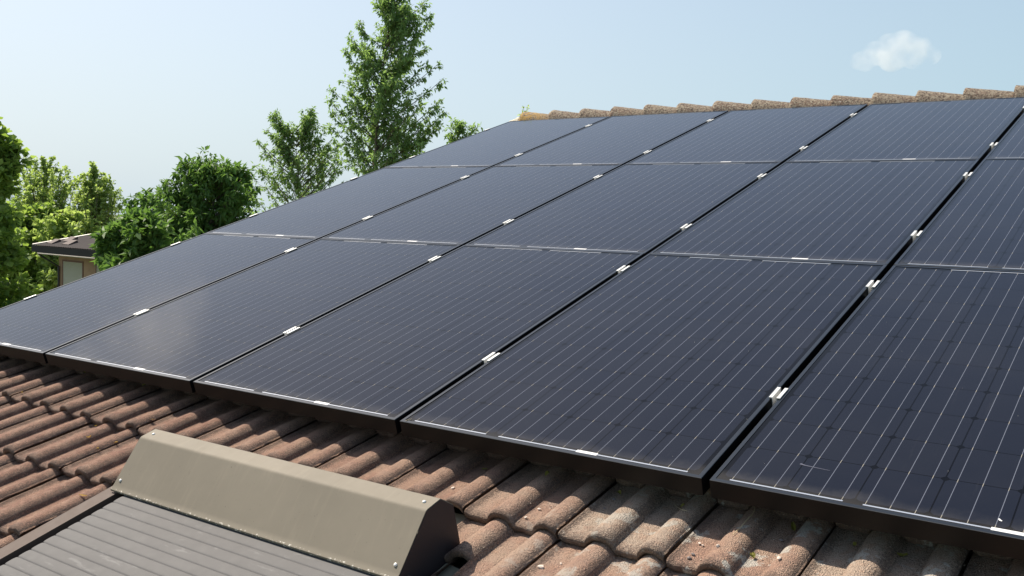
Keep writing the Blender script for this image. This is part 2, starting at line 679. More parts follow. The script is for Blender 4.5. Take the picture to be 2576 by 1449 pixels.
# the right edge tile beside the window in course two starts at the hood
# courses that show past the left edge and under the ridge
for k in range(2, 18):
    v = VJ + TC * k
    for u in cols:
        seed += 1
        if u < 0.05 or v > 4.72 or u > 4.65:
            if v + 0.3 < V_RIDGE + 0.12 and u < 6.5:
                add_tile(u, v, seed)
me = bpy.data.meshes.new('roof')
me.from_pydata([tuple(q) for q in tv], [], tf)
me.materials.append(M_TILE)
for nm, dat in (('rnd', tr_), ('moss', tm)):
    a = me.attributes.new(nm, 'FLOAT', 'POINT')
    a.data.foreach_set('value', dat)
me.polygons.foreach_set('use_smooth', [True] * len(me.polygons))
me.update()
roof = bpy.data.objects.new('roof', me)
COL.objects.link(roof)
roof.parent = house
roof.matrix_local = HI

# ridge caps
rv, rf, rr = [], [], []
RIDGE_C = P(0, V_RIDGE, 0.0)
RZ = P(0, V_RIDGE, 0.014).z          # crest height at the big end
k = 0
u = -0.046
while u < 6.7:
    rs = random.Random(100 + k)
    L = 0.365
    r0, r1 = 0.130 + rs.uniform(-0.002, 0.003), 0.088
    zc = RZ - 0.128 + rs.uniform(-0.003, 0.003)
    rnd = rs.random()
    nu, na = 16, 22
    o = len(rv)
    off = Vector((k * 3.3, 1.7 * k, 5))
    for lay in (0, 1):
        for i in range(nu + 1):
            t = i / nu
            rad = r0 + (r1 - r0) * t - (0.016 if lay else 0)
            for j in range(na + 1):
                a = math.pi * (-0.02 + 1.04 * j / na)
                d = 0.0022 * noise.noise(Vector((t * 9, j * 0.5, 0)) + off) + 0.0008 * noise.noise(Vector((t * 30, j * 1.9, 0)) + off)
                sgn = math.copysign(abs(math.cos(a)) ** 0.85, math.cos(a))
                rv.append((u + t * L + (0.004 * noise.noise(Vector((0, j * .8, 3)) + off) if i == 0 else 0), RIDGE_C.y - sgn * (rad + d) * 1.15, zc - 0.010 * t + math.sin(a) * (rad + d)))
                rr.append(rnd)
    st = na + 1
    lo = (nu + 1) * st
    for i in range(nu):
        for j in range(na):
            rf.append((o + i * st + j, o + (i + 1) * st + j, o + (i + 1) * st + j + 1, o + i * st + j + 1))
            q = o + lo
            rf.append((q + i * st + j + 1, q + (i + 1) * st + j + 1, q + (i + 1) * st + j, q + i * st + j))
    for i in (0, nu):
        for j in range(na):
            rf.append((o + i * st + j, o + i * st + j + 1, o + lo + i * st + j + 1, o + lo + i * st + j))
    u += TP + rs.uniform(-0.012, 0.012)
    k += 1
me = bpy.data.meshes.new('ridge_cap')
me.from_pydata(rv, [], rf)
me.materials.append(M_RIDGE)
a = me.attributes.new('rnd', 'FLOAT', 'POINT')
a.data.foreach_set('value', rr)
me.polygons.foreach_set('use_smooth', [True] * len(me.polygons))
me.update()
rc = bpy.data.objects.new('ridge_cap', me)
COL.objects.link(rc)
rc.parent = roof


def lump(name, mat, parent, c, sx, sy, sz, seed, sub=3, amp=0.25, fr=3.0, M=None):
    bm = bmesh.new()
    bmesh.ops.create_icosphere(bm, subdivisions=sub, radius=1)
    off = Vector((seed * 7.1, seed * 3.3, seed))
    for v in bm.verts:
        v.co *= 1 + amp * noise.noise(v.co * fr * 0.5 + off) + amp * 0.5 * noise.noise(v.co * fr * 1.7 + off)
        v.co = Vector((v.co.x * sx, v.co.y * sy, v.co.z * sz)) + Vector(c)
    me = bpy.data.meshes.new(name)
    bm.to_mesh(me)
    bm.free()
    me.materials.append(mat)
    me.polygons.foreach_set('use_smooth', [True] * len(me.polygons))
    o = bpy.data.objects.new(name, me)
    COL.objects.link(o)
    if parent is not None:
        o.parent = parent
    if M is not None:
        o.matrix_world = M
    return o


n = N('mortar', 0.95)
p = n.obj()
cc = n.mix(n.ramp(n.noise(p, 35, 4), 0.4, 0.6), (0.40, 0.36, 0.27), (0.56, 0.50, 0.38))
cc = n.mix(n.ramp(n.noise(p, 60, 3), 0.55, 0.65), cc, (0.15, 0.12, 0.07))
n.color(cc)
n.bump(n.noise(p, 120, 4), 0.8, 0.004)
mo = lump('ridge_mortar', n.m, roof, (-0.07, RIDGE_C.y - 0.02, RZ - 0.115), 0.15, 0.13, 0.065, 3)

# ------------------------------------------------------------------ solar panels
PW, PH, GU, GV = 1.0, 1.65, 0.0215, 0.004
FR = 0.0115


def frame_bar(mb, L, M):
    """mitred bar along x from 0..L, outside face at y=0"""
    sec = [(0, -0.05), (0, -0.0012), (0.0010, 0.0), (FR, 0.0), (FR, -0.004), (0.002, -0.004), (0.002, -0.048), (0.03, -0.048), (0.03, -0.05)]
    k = len(sec)
    vs = [(y, y, z) for y, z in sec] + [(L - y, y, z) for y, z in sec]
    vs = [M @ Vector(q) for q in vs]
    for i in range(k):
        j = (i + 1) % k
        mb.add([vs[i], vs[j], vs[j + k], vs[i + k]], [(0, 1, 2, 3)], 1 if i == 1 else (2 if i == 2 else 0))


def panel_parts(root):
    mb = MB()
    frame_bar(mb, PW, Matrix.Identity(4))
    frame_bar(mb, PH, Matrix.Translation((PW, 0, 0)) @ Matrix.Rotation(R(90), 4, 'Z'))
    frame_bar(mb, PW, Matrix.Translation((PW, PH, 0)) @ Matrix.Rotation(R(180), 4, 'Z'))
    frame_bar(mb, PH, Matrix.Translation((0, PH, 0)) @ Matrix.Rotation(R(-90), 4, 'Z'))
    mb.build('frame', [M_FRAME, M_EDGE, M_RIM], root)
    mb = MB()
    e = 0.003
    mb.box((e, e, -0.0075), (PW - e, PH - e, -0.0045))
    # glass surface (sits in the frame, 1.5 mm below its rim)
    g = MB()
    g.box((FR - 0.0005, FR - 0.0005, -0.0035), (PW - FR + 0.0005, PH - FR + 0.0005, -0.0015))
    g.build('glass_face', M_CELL, root)
    bx = [0.023 + 0.159 * (i // 3) + 0.159 * ((i % 3) * 2 + 1) / 6 for i in range(18)]
    for nm, yy, segs in (('near', 0.0185, ((0, 5), (6, 11), (12, 17))), ('far', PH - 0.0205, ((3, 8), (9, 14)))):
        for a_, b_ in segs:
            r = MB()
            r.box((bx[a_] - 0.004, yy - 0.0024, -0.0014), (bx[b_] + 0.004, yy + 0.0024, -0.0009))
            r.build('collector_ribbon', M_RIBBON, root)
    s_ = MB()
    s_.box((bx[11] - 0.006, 0.0128, -0.0008), (bx[12] + 0.006, 0.0245, -0.0003))
    s_.build('barcode_sticker', M_STICKER, root)


def copy_tree(o, parent=None):
    c = o.copy()
    COL.objects.link(c)
    if parent is not None:
        c.parent = parent
    for ch in list(o.children):
        copy_tree(ch, c)
    return c


ROWN = ['front row', 'middle row', 'top row']
COLN = ['leftmost column', 'second column from the left', 'third column from the left', 'fourth column from the left', 'rightmost column']
proto = None
for r in range(3):
    for c in range(5):
        M = T @ Matrix.Translation((c * (PW + GU), r * (PH + GV), 0))
        lab = 'solar panel in the %s, %s' % (ROWN[r], COLN[c])
        if proto is None:
            proto = empty('solar_panel', M, lab, 'solar panel', 'solar panels laid in three rows on the roof')
            panel_parts(proto)
        else:
            o = copy_tree(proto)
            # tiny mounting tolerances
            jit = Matrix.Rotation(R(random.uniform(-0.05, 0.05)), 4, 'X') @ Matrix.Rotation(R(random.uniform(-0.05, 0.05)), 4, 'Y')
            o.matrix_world = M @ jit
            o['label'] = lab

# clamps
CV = [0.496, 1.43, 2.046, 2.985, 3.63, 4.605]


def clamp_mid(root):
    mb = MB()
    L = 0.068
    sec = [(-0.0160, 0.0006), (-0.0160, 0.0036), (-0.0060, 0.0036), (-0.0060, -0.034), (0.0060, -0.034), (0.0060, 0.0036), (0.0160, 0.0036), (0.0160, 0.0006), (0.0082, 0.0006), (0.0082, -0.0365), (-0.0082, -0.0365), (-0.0082, 0.0006)]
    vs = [(x, -L / 2, z) for x, z in sec] + [(x, L / 2, z) for x, z in sec]
    k = len(sec)
    mb.add(vs, [(i, (i + 1) % k, (i + 1) % k + k, i + k) for i in range(k)])
    for o in (0, k):
        mb.add([vs[o + q] for q in range(k)], [(0, 1, 2, 11), (2, 3, 10, 11), (3, 4, 9, 10), (4, 5, 8, 9), (5, 6, 7, 8)])
    mb.build('clamp_body', M_CLAMP, root)
    b = MB()
    b.tube([(0, 0, -0.034), (0, 0, -0.027)], [0.0052, 0.0052], 8)
    b.build('bolt', M_BOLT, root)


def clamp_end(root):
    mb = MB()
    L = 0.068
    sec = [(0.012, 0.0006), (0.012, 0.0036), (-0.003, 0.0036), (-0.003, -0.0475), (-0.022, -0.0475), (-0.022, -0.0505), (0.0, -0.0505), (0.0, 0.0006)]
    vs = [(x, -L / 2, z) for x, z in sec] + [(x, L / 2, z) for x, z in sec]
    k = len(sec)
    mb.add(vs, [(i, (i + 1) % k, (i + 1) % k + k, i + k) for i in range(k)])
    for o in (0, k):
        mb.add([vs[o + q] for q in range(k)], [(0, 1, 2, 7), (2, 3, 6, 7), (3, 4, 5, 6)])
    mb.build('clamp_body', M_CLAMP, root)
    b = MB()
    b.tube([(-0.012, 0, -0.0475), (-0.012, 0, -0.040)], [0.0052, 0.0052], 8)
    b.build('bolt', M_BOLT, root)


VN = ['lower clamp of the front row', 'upper clamp of the front row', 'lower clamp of the middle row', 'upper clamp of the middle row', 'lower clamp of the top row', 'upper clamp of the top row']
KN = ['first', 'second', 'third', 'fourth', 'fifth']
pm = pe = None
for k in range(5):
    for vi, v in enumerate(CV):
        du = random.uniform(-0.001, 0.001)
        dv = random.uniform(-0.012, 0.012)
        if k == 0:
            M = T @ Matrix.Translation((0.0, v + dv, 0))
            lab = 'end clamp on the left array edge, %s' % VN[vi]
        else:
            M = T @ Matrix.Translation((k * (PW + GU) - GU / 2 + du, v + dv, 0))
            lab = 'pale metal clamp, %s between the %s and %s columns' % (VN[vi], KN[k - 1], KN[k])
        src = pe if k == 0 else pm
        if src is None:
            o = empty('panel_clamp', M, lab, 'clamp', 'metal clamps holding the solar panels')
            if k == 0:
                clamp_end(o)
                pe = o
            else:
                clamp_mid(o)
                pm = o
        else:
            o = copy_tree(src)
            o.matrix_world = M
            o['label'] = lab
pr_ = None
RN = ['lowest', 'second lowest', 'third lowest', 'third highest', 'second highest', 'highest']
for vi, v in enumerate(CV):
    if pr_ is None:
        mb = MB()
        sec = [(-0.02, -0.0512), (-0.006, -0.0512), (-0.006, -0.060), (0.006, -0.060), (0.006, -0.0512), (0.02, -0.0512), (0.02, -0.092), (-0.02, -0.092)]
        k = len(sec)
        vs = [(-0.03, a, b) for a, b in sec] + [(5.14, a, b) for a, b in sec]
        mb.add(vs, [(i, (i + 1) % k, (i + 1) % k + k, i + k) for i in range(k)])
        for o_ in (0, k):
            mb.add([vs[o_ + q] for q in range(k)], [(0, 1, 2, 7), (2, 3, 6, 7), (3, 4, 5, 6)])
        o = mb.build('mounting_rail', M_RAIL)
        pr_ = o
    else:
        o = pr_.copy()
        COL.objects.link(o)
    o.matrix_world = T @ Matrix.Translation((0, v, 0))
    tag(o, 'aluminium mounting rail under the solar panels, %s of the six' % RN[vi], 'rail', 'mounting rails under the panels')

# ------------------------------------------------------------------ roof window shutter
SU0, SU1 = 2.305, 3.510
sh = empty('roller_shutter', T @ Matrix.Translation((2.9, -0.55, -0.14)), 'grey brown roller shutter with hood over a roof window', 'roller shutter')
SI = Matrix.Translation((-2.9, 0.55, 0.14))      # roof coordinates to the shutter's own
A_, B_, C_, D_, E_ = (-0.400, 0.020), (-0.343, 0.020), (-0.303, -0.020), (-0.305, -0.132), (-0.533, -0.083)
mb = MB()
th = 0.0025


def sheet(pts, x0, x1, th=0.0025):
    """bent sheet: polyline in (v, n) extruded along u with thickness"""
    k = len(pts)
    inner = []
    for i in range(k):
        a = Vector(pts[max(i - 1, 0)])
        b = Vector(pts[min(i + 1, k - 1)])
        d = (b - a).normalized()
        inner.append((pts[i][0] + d.y * -th, pts[i][1] + d.x * th * -1) if False else (pts[i][0] + d.y * th, pts[i][1] - d.x * th))
    mb.prism(list(pts) + inner[::-1], x0, x1)


lipf = (-0.5450, -0.0895)
lip2 = (-0.5445, -0.0960)
rnd_ = []


def arc(p0, p1, p2, r=0.006, k=4):
    p0, p1, p2 = Vector(p0), Vector(p1), Vector(p2)
    a = p1 + (p0 - p1).normalized() * r
    b = p1 + (p2 - p1).normalized() * r
    return [tuple(a * (1 - t) ** 2 + p1 * 2 * t * (1 - t) + b * t * t) for t in [i / k for i in range(k + 1)]]


poly = [lip2, lipf] + arc(lipf, E_, A_, 0.006) + arc(E_, A_, B_, 0.007) + arc(A_, B_, C_, 0.004) + arc(B_, C_, D_, 0.003) + [D_]
sheet(poly, SU0, SU1)
hood = mb.build('hood', M_HOOD, sh, SI)
for sgn, ux in ((-1, SU0), (1, SU1)):
    mb = MB()
    capp = [(-0.5325, -0.0865), (-0.531, -0.0855), (-0.3995, 0.0172), (-0.344, 0.0172), (-0.3045, -0.0215), (-0.3065, -0.132), (-0.335, -0.165), (-0.50, -0.165)]
    a, b = (ux - 0.0045, ux - 0.0012) if sgn > 0 else (ux + 0.0012, ux + 0.0045)
    a, b = (ux + 0.0002, ux + 0.0022) if sgn > 0 else (ux - 0.0022, ux - 0.0002)
    mb.prism(capp, a, b)
    c = mb.build('end_cap', M_CAP_SHADE if sgn > 0 else M_HOOD, sh, SI)
# rims folded from the caps over the hood edge
mb = MB()
for (sv, sn), ux, d in [((-0.385, 0.0206), SU0 + 0.055, 1), ((-0.372, 0.0206), SU1 - 0.028, 1)]:
    pass


def screw(u, v, n_, nrm, root, MI, r=0.0052, nm='screw'):
    mbs = MB()
    z = Vector(nrm).normalized()
    a = z.cross(Vector((1, 0, 0))).normalized()
    b = z.cross(a)
    c0 = Vector((u, v, n_))
    k = 10
    rings = [(r, 0), (r, 0.0015), (r * 0.6, 0.0032), (0.0001, 0.0038)]
    vs = []
    for rr_, h in rings:
        for j in range(k):
            t = 2 * math.pi * j / k
            vs.append(c0 + z * h + (a * math.cos(t) + b * math.sin(t)) * rr_)
    fs = []
    for i in range(len(rings) - 1):
        for j in range(k):
            q = (j + 1) % k
            fs.append((i * k + j, i * k + q, (i + 1) * k + q, (i + 1) * k + j))
    mbs.add(vs, fs)
    return mbs.build(nm, M_SCREW, root, MI, smooth=True)


fn = Vector((0, -(A_[1] - E_[1]), (A_[0] - E_[0])))      # normal of the sloping front
fn = Vector((0, -0.103, 0.133)).normalized()
screw(SU0 + 0.030, -0.372, 0.0203, (0, 0, 1), hood, None)
screw(SU1 - 0.030, -0.372, 0.0203, (0, 0, 1), hood, None)


def on_front(t):
    return (E_[0] + (A_[0] - E_[0]) * t, E_[1] + (A_[1] - E_[1]) * t)


for uu in (SU0 + 0.022, SU1 - 0.022):
    q = on_front(0.12)
    screw(uu, q[0], q[1] + 0.0003, fn, hood, None)
# guide rails: flat cover strip with an inner lip
for i, (g0, g1) in enumerate(((2.271, 2.330), (3.462, 3.522))):
    mb = MB()
    mb.prism([(-1.60, -0.142), (-1.60, -0.1000), (-0.505, -0.1000), (-0.505, -0.142)], g0, g1)
    mb.build('guide_rail', M_GUIDE, sh, SI)
# slats
mb = MB()
sv0 = -0.543
pitch = 0.0385
k = 0
v = sv0 + 2 * pitch
while v > -1.58:
    pts = []
    m_ = 12
    for i in range(m_ + 1):
        t = i / m_
        pts.append((v - pitch * (1 - 0.014) * t, -0.1008 + 0.0012 * (1 - (2 * t - 1) ** 10) + 0.0010 * (1 - (2 * t - 1) ** 2)))
    pts2 = [(a, -0.1115) for a, b in pts][::-1]
    uu0, uu1 = 2.360 + random.uniform(-0.001, 0.001), 3.455
    # rounded ends: drop the surface at the very end
    poly = pts + pts2
    cols_ = [(uu0, 0.0), (uu0 + 0.003, 0.55), (uu0 + 0.010, 0.9), (uu0 + 0.02, 1.0), (uu1, 1.0)]
    np_ = len(poly)
    vs = []
    for ux, s_ in cols_:
        for a, b in poly:
            vs.append((ux, v - pitch / 2 + (a - (v - pitch / 2)) * (0.55 + 0.45 * s_), -0.1115 + (b + 0.1115) * (0.35 + 0.65 * s_)))
    fs = []
    for c in range(len(cols_) - 1):
        for i in range(np_):
            j = (i + 1) % np_
            fs.append((c * np_ + i, c * np_ + j, (c + 1) * np_ + j, (c + 1) * np_ + i))
    fs.append(tuple(range(np_)))
    mb.add(vs, fs)
    v -= pitch
mb.build('slat_curtain', M_SLAT, sh, SI)
mb = MB()
mb.box((2.30, -1.60, -0.150), (3.50, -0.32, -0.1300))
mb.build('backing_tray', M_DARK, sh, SI)
mb = MB()
mb.add([(3.5135, -0.60, -0.152), (3.640, -0.60, -0.156), (3.640, -0.385, -0.156), (3.5135, -0.372, -0.152), (3.5135, -0.60, -0.155), (3.640, -0.60, -0.159), (3.640, -0.385, -0.159), (3.5135, -0.372, -0.155)],
       [(0, 1, 2, 3), (7, 6, 5, 4), (0, 4, 5, 1), (1, 5, 6, 2), (2, 6, 7, 3), (3, 7, 4, 0)])
mb.add([(2.24, -0.325, -0.150), (3.52, -0.325, -0.150), (3.52, -0.17, -0.1515), (2.24, -0.17, -0.1515), (2.24, -0.325, -0.153), (3.52, -0.325, -0.153), (3.52, -0.17, -0.1545), (2.24, -0.17, -0.1545)],
       [(0, 1, 2, 3), (7, 6, 5, 4), (0, 4, 5, 1), (1, 5, 6, 2), (2, 6, 7, 3), (3, 7, 4, 0)])
mb.build('flashing', M_FLASH, sh, SI)

# ------------------------------------------------------------------ litter on the tiles and panels
M_YEL = N('yellow catkin', 0.8, (0.62, 0.42, 0.08)).m
M_GRN = N('dry yellow green leaf', 0.7, (0.30, 0.28, 0.05)).m
M_PEB = N('pale chip of stone', 0.9, (0.60, 0.50, 0.42)).m
M_STR = N('dry stalk', 0.8, (0.50, 0.40, 0.24)).m


def cast(x, y):
    """roof point where the view ray through source pixel (x, y) meets the tiles"""
    d = Vector((Rc[0][i] * (x - 1632) / 3112.449 + Rc[1][i] * (y - 918) / 3112.449 + Rc[2][i] for i in range(3)))
    n_ = -0.115
    for _ in range(6):
        s_ = (n_ - Cc.z) / d.z
        q = Cc + d * s_
        uu = (q.x - UJ) % TP
        vv = (q.y - VJ) % TC
        n_ = -0.117 + prof(uu) - 0.088 * vv + 0.001
    return Vector((q.x, q.y, n_))


def curl(name, mat, x, y, L, W, ang, label, cat, group, seed):
    q = cast(x, y)
    rs = random.Random(seed)
    bm = bmesh.new()
    k = 7
    rows = []
    for i in range(k):
        t = i / (k - 1)
        wd = W * math.sin(math.pi * min(0.97, max(0.06, t))) ** 0.7
        z = 0.0015 + 0.22 * W * math.sin(t * 5 + seed) + 0.25 * W
        rows.append([bm.verts.new(((t - 0.5) * L, s_ * wd * 0.5, z + (0.35 * W if s_ else 0) * rs.uniform(0.5, 1))) for s_ in (-1, 0, 1)])
    for a, b in zip(rows[:-1], rows[1:]):
        for i in range(2):
            bm.faces.new((a[i], a[i + 1], b[i + 1], b[i]))
    g = bmesh.ops.solidify(bm, geom=bm.faces[:], thickness=0.0007)
    me = bpy.data.meshes.new(name)
    bm.to_mesh(me)
    bm.free()
    me.materials.append(mat)
    o = bpy.data.objects.new(name, me)
    COL.objects.link(o)
    o.matrix_world = T @ Matrix.Translation(q) @ Matrix.Rotation(ang, 4, 'Z')
    return tag(o, label, cat, group)


G1 = 'yellow catkins fallen on the tiles'
curl('catkin', M_YEL, 265, 1581, 0.034, 0.006, 0.25, 'long yellow catkin lying on the tile beside the lower end of the shutter rail', 'catkin', G1, 1)
curl('catkin', M_YEL, 281, 1385, 0.016, 0.010, 1.1, 'curled yellow catkin, left one of the pair above the tile joint left of the hood', 'catkin', G1, 2)
curl('catkin', M_YEL, 311, 1377, 0.012, 0.005, 0.3, 'small yellow catkin scrap just right of a curled one, left of the hood', 'catkin', G1, 3)
curl('catkin', M_YEL, 365, 1399, 0.022, 0.007, 0.2, 'yellow brown catkin nearest to the upper left corner of the hood', 'catkin', G1, 4)
curl('catkin', M_YEL, 309, 1421, 0.012, 0.006, 0.1, 'short yellow catkin below the others left of the hood', 'catkin', G1, 5)
curl('catkin', M_YEL, 71, 1254, 0.010, 0.007, 0.2, 'bright yellow speck of catkin in the tile joint at the far left', 'catkin', G1, 6)
G2 = 'yellow green leaves on the shaded tiles under the panels'
for i, (x, y, L, W, lab) in enumerate([
        (1545, 1499, 0.020, 0.008, 'small yellow green leaf on the shaded tiles above the right end of the hood'),
        (1746, 1516, 0.018, 0.014, 'heart shaped yellow leaf on the shaded tiles below the third and fourth panels'),
        (1973, 1576, 0.018, 0.014, 'yellow leaf beside grey chips on the shaded tiles'),
        (2176, 1617, 0.012, 0.010, 'green leaf next to the curved stalk on the shaded tiles'),
        (2530, 1686, 0.036, 0.012, 'longest green leaf, on shaded tiles below the rightmost panel'),
        (2877, 1776, 0.022, 0.013, 'yellow green leaf near the bottom edge below the rightmost panel'),
        (2724, 1740, 0.012, 0.009, 'small green leaf between two larger ones below the rightmost panel'),
        (274, 1199, 0.016, 0.009, 'yellow green leaf on the shaded tiles below the second panel from the left'),
        (465, 1248, 0.016, 0.011, 'yellow green leaf in the shade left of the third panel corner'),
        (2400, 1777, 0.016, 0.013, 'dull yellow leaf curled on a sunny tile at the bottom right')]):
    curl('fallen_leaf', M_GRN, x, y, L, W, i * 1.3, lab, 'leaf', G2, 10 + i)
curl('fallen_leaf', N('brown leaf', 0.8, (0.30, 0.19, 0.09)).m, 480, 1329, 0.028, 0.010, 0.3, 'dry brown leaf on the sunny tiles just above the hood', 'leaf', None, 33)
G3 = 'pale stone chips lying on the tiles'
for i, (x, y, s_, lab) in enumerate([
        (1724, 1810, 0.0085, 'largest white chip, on the tile at the bottom centre'),
        (1444, 1557, 0.006, 'pale chip in a tile trough just above the right end of the hood'),
        (1789, 1798, 0.0045, 'small round chip right of the largest white chip'),
        (1719, 1624, 0.005, 'pale chip left of the big roll in the sunny tile row'),
        (1676, 1651, 0.0055, 'flat pale chip on the tile below the shadow edge'),
        (2230, 1733, 0.0055, 'white chip in the trough below the gap of the last two panels'),
        (2240, 1739, 0.004, 'tiny white chip touching a larger one in the trough'),
        (2289, 1741, 0.006, 'pale brown chip at the foot of the roll below the rightmost panel'),
        (2209, 1768, 0.006, 'grey chip standing above a dark one in the trough'),
        (2198, 1780, 0.007, 'dark brown chip, lower of two in the trough'),
        (2484, 1781, 0.007, 'pale flat chip beside the lit roll at the lower right'),
        (2490, 1724, 0.006, 'grey chip on the shaded tile below the rightmost panel'),
        (1958, 1593, 0.006, 'grey chip beside the yellow leaf on the shaded tile'),
        (1926, 1622, 0.005, 'grey chip lower left of the yellow leaf'),
        (1955, 1633, 0.008, 'blue grey flat chip lying at the edge of the shade')]):
    q = cast(x, y)
    mt = M_PEB if 'grey' not in lab and 'dark' not in lab else N('grey chip', 0.9, (0.20, 0.17, 0.16)).m
    o = lump('stone_chip', mt, None, (0, 0, s_ * 0.3), s_, s_ * 0.7, s_ * 0.5, 40 + i, 1, 0.6, 2.5, T @ Matrix.Translation(q) @ Matrix.Rotation(i * 1.1, 4, 'Z'))
    o.data.polygons.foreach_set('use_smooth', [False] * len(o.data.polygons))
    tag(o, lab, 'stone chip', G3)
# grit gathered in the tile troughs
gm = MB()
for i in range(1500):
    x_, y_ = random.uniform(0, 3264), random.uniform(1130, 1836)
    q = cast(x_, y_)
    if not (-1.2 < q.y < 0.12) or (2.25 < q.x < 3.55 and q.y < -0.12):
        continue
    if random.random() < prof((q.x - UJ) % TP) / 0.03:
        continue
    r_ = random.uniform(0.0009, 0.0030) * (0.7 if q.x < 3 else 1)
    vs = [q + Vector((random.uniform(-1, 1), random.uniform(-1, 1), random.uniform(-0.2, 1))) * r_ for _ in range(5)]
    gm.add(vs, [(0, 1, 2), (0, 2, 3), (0, 3, 1), (4, 1, 2), (4, 2, 3), (4, 3, 1)], random.choice((0, 0, 1)))
g_ = gm.build('grit', [N('pale grit', 0.9, (0.42, 0.34, 0.27)).m, N('dark grit', 0.9, (0.10, 0.07, 0.05)).m], None, T)
tag(g_, 'fine grit and crumbs scattered over the brown roof tiles', 'grit', kind='stuff')
# stalks
for pts, lab in [([(2403, 1613), (2406, 1628), (2398, 1642), (2380, 1660), (2360, 1684), (2335, 1707)], 'thin pale stalk hanging from the rightmost panel down to a tile roll'),
                 ([(2151, 1609), (2158, 1618), (2172, 1626), (2192, 1631)], 'short curved stalk on the shaded tiles next to a green leaf')]:
    mb = MB()
    q = [cast(x, y) + Vector((0, 0, 0.002)) for x, y in pts]
    mb.tube(q, [0.0009] * len(q), 5)
    tag(mb.build('dry_stalk', M_STR, None, T), lab, 'stalk')
mb = MB()
mb.tube([(3.095, 0.022, 0.0005), (3.088, 0.012, 0.001), (3.085, 0.004, 0.002)], [0.0008, 0.001, 0.0008], 5)
tag(mb.build('dry_stalk', M_STR, None, T), 'tiny straw coloured stalk in the front left corner of the fourth front panel', 'stalk')

# marks on the glass of the rightmost front panel
M_MARK = N('dried bird mark', 0.8, (0.05, 0.055, 0.085)).m


def on_glass(x, y):
    d = Vector([Rc[0][i] * (x - 1632) / 3112.449 + Rc[1][i] * (y - 918) / 3112.449 + Rc[2][i] for i in range(3)])
    return Cc + d * ((-0.0011 - Cc.z) / d.z)


for pts, r_, lab in [([(2551, 1478), (2566, 1483), (2598, 1490), (2646, 1500)], (0.004, 0.0022, 0.0016, 0.0008), 'smeared pale streak on the rightmost front panel'),
                     ([(3184, 1653), (3188, 1658), (3194, 1661)], (0.0018, 0.0026, 0.0016), 'small white dropping on a thin line near the right edge')]:
    mb = MB()
    q = [on_glass(x, y) for x, y in pts]
    mb.tube([(a.x, a.y, 0) for a in q], list(r_), 6)
    mb.v = [(a, b, c * 0.12 - 0.0011) for a, b, c in mb.v]
    tag(mb.build('bird_dropping', M_MARK if len(pts) == 4 else M_STICKER, None, T), lab, 'dropping')

# ------------------------------------------------------------------ trees
def leaves(nodes, rs, k, L, Wr, droop, spread, style=0):
    """nodes: (pos, dir) arrays. every node carries k leaflets; returns verts, faces, tint"""
    n_ = len(nodes[0])
    P0 = np.repeat(nodes[0], k, 0)
    D0 = np.repeat(nodes[1], k, 0)
    tint = np.repeat(rs.random(n_) ** 1.3, k)
    m_ = len(P0)
    rd = rs.normal(size=(m_, 3))
    d = D0 * 0.6 + rd * spread
    d[:, 2] -= droop * (0.4 + rs.random(m_))
    d /= np.linalg.norm(d, axis=1)[:, None] + 1e-9
    ref = rs.normal(size=(m_, 3)) * 0.45 + np.array([0, 0, 1.0])
    s = np.cross(d, ref)
    s /= np.linalg.norm(s, axis=1)[:, None] + 1e-9
    up = np.cross(s, d)
    Ls = L * (0.65 + 0.6 * rs.random(m_))[:, None]
    Ws = Ls * Wr * 0.5
    b = P0 + d * Ls * 0.12
    tip = P0 + d * Ls - up * Ls * 0.10
    mid = P0 + d * Ls * (0.52 if style == 0 else 0.6) + up * Ls * 0.06
    v = np.stack([b, mid + s * Ws, tip, mid - s * Ws], 1).reshape(-1, 3)
    f = np.arange(m_ * 4).reshape(-1, 4)
    return v, f, np.repeat(tint, 4)


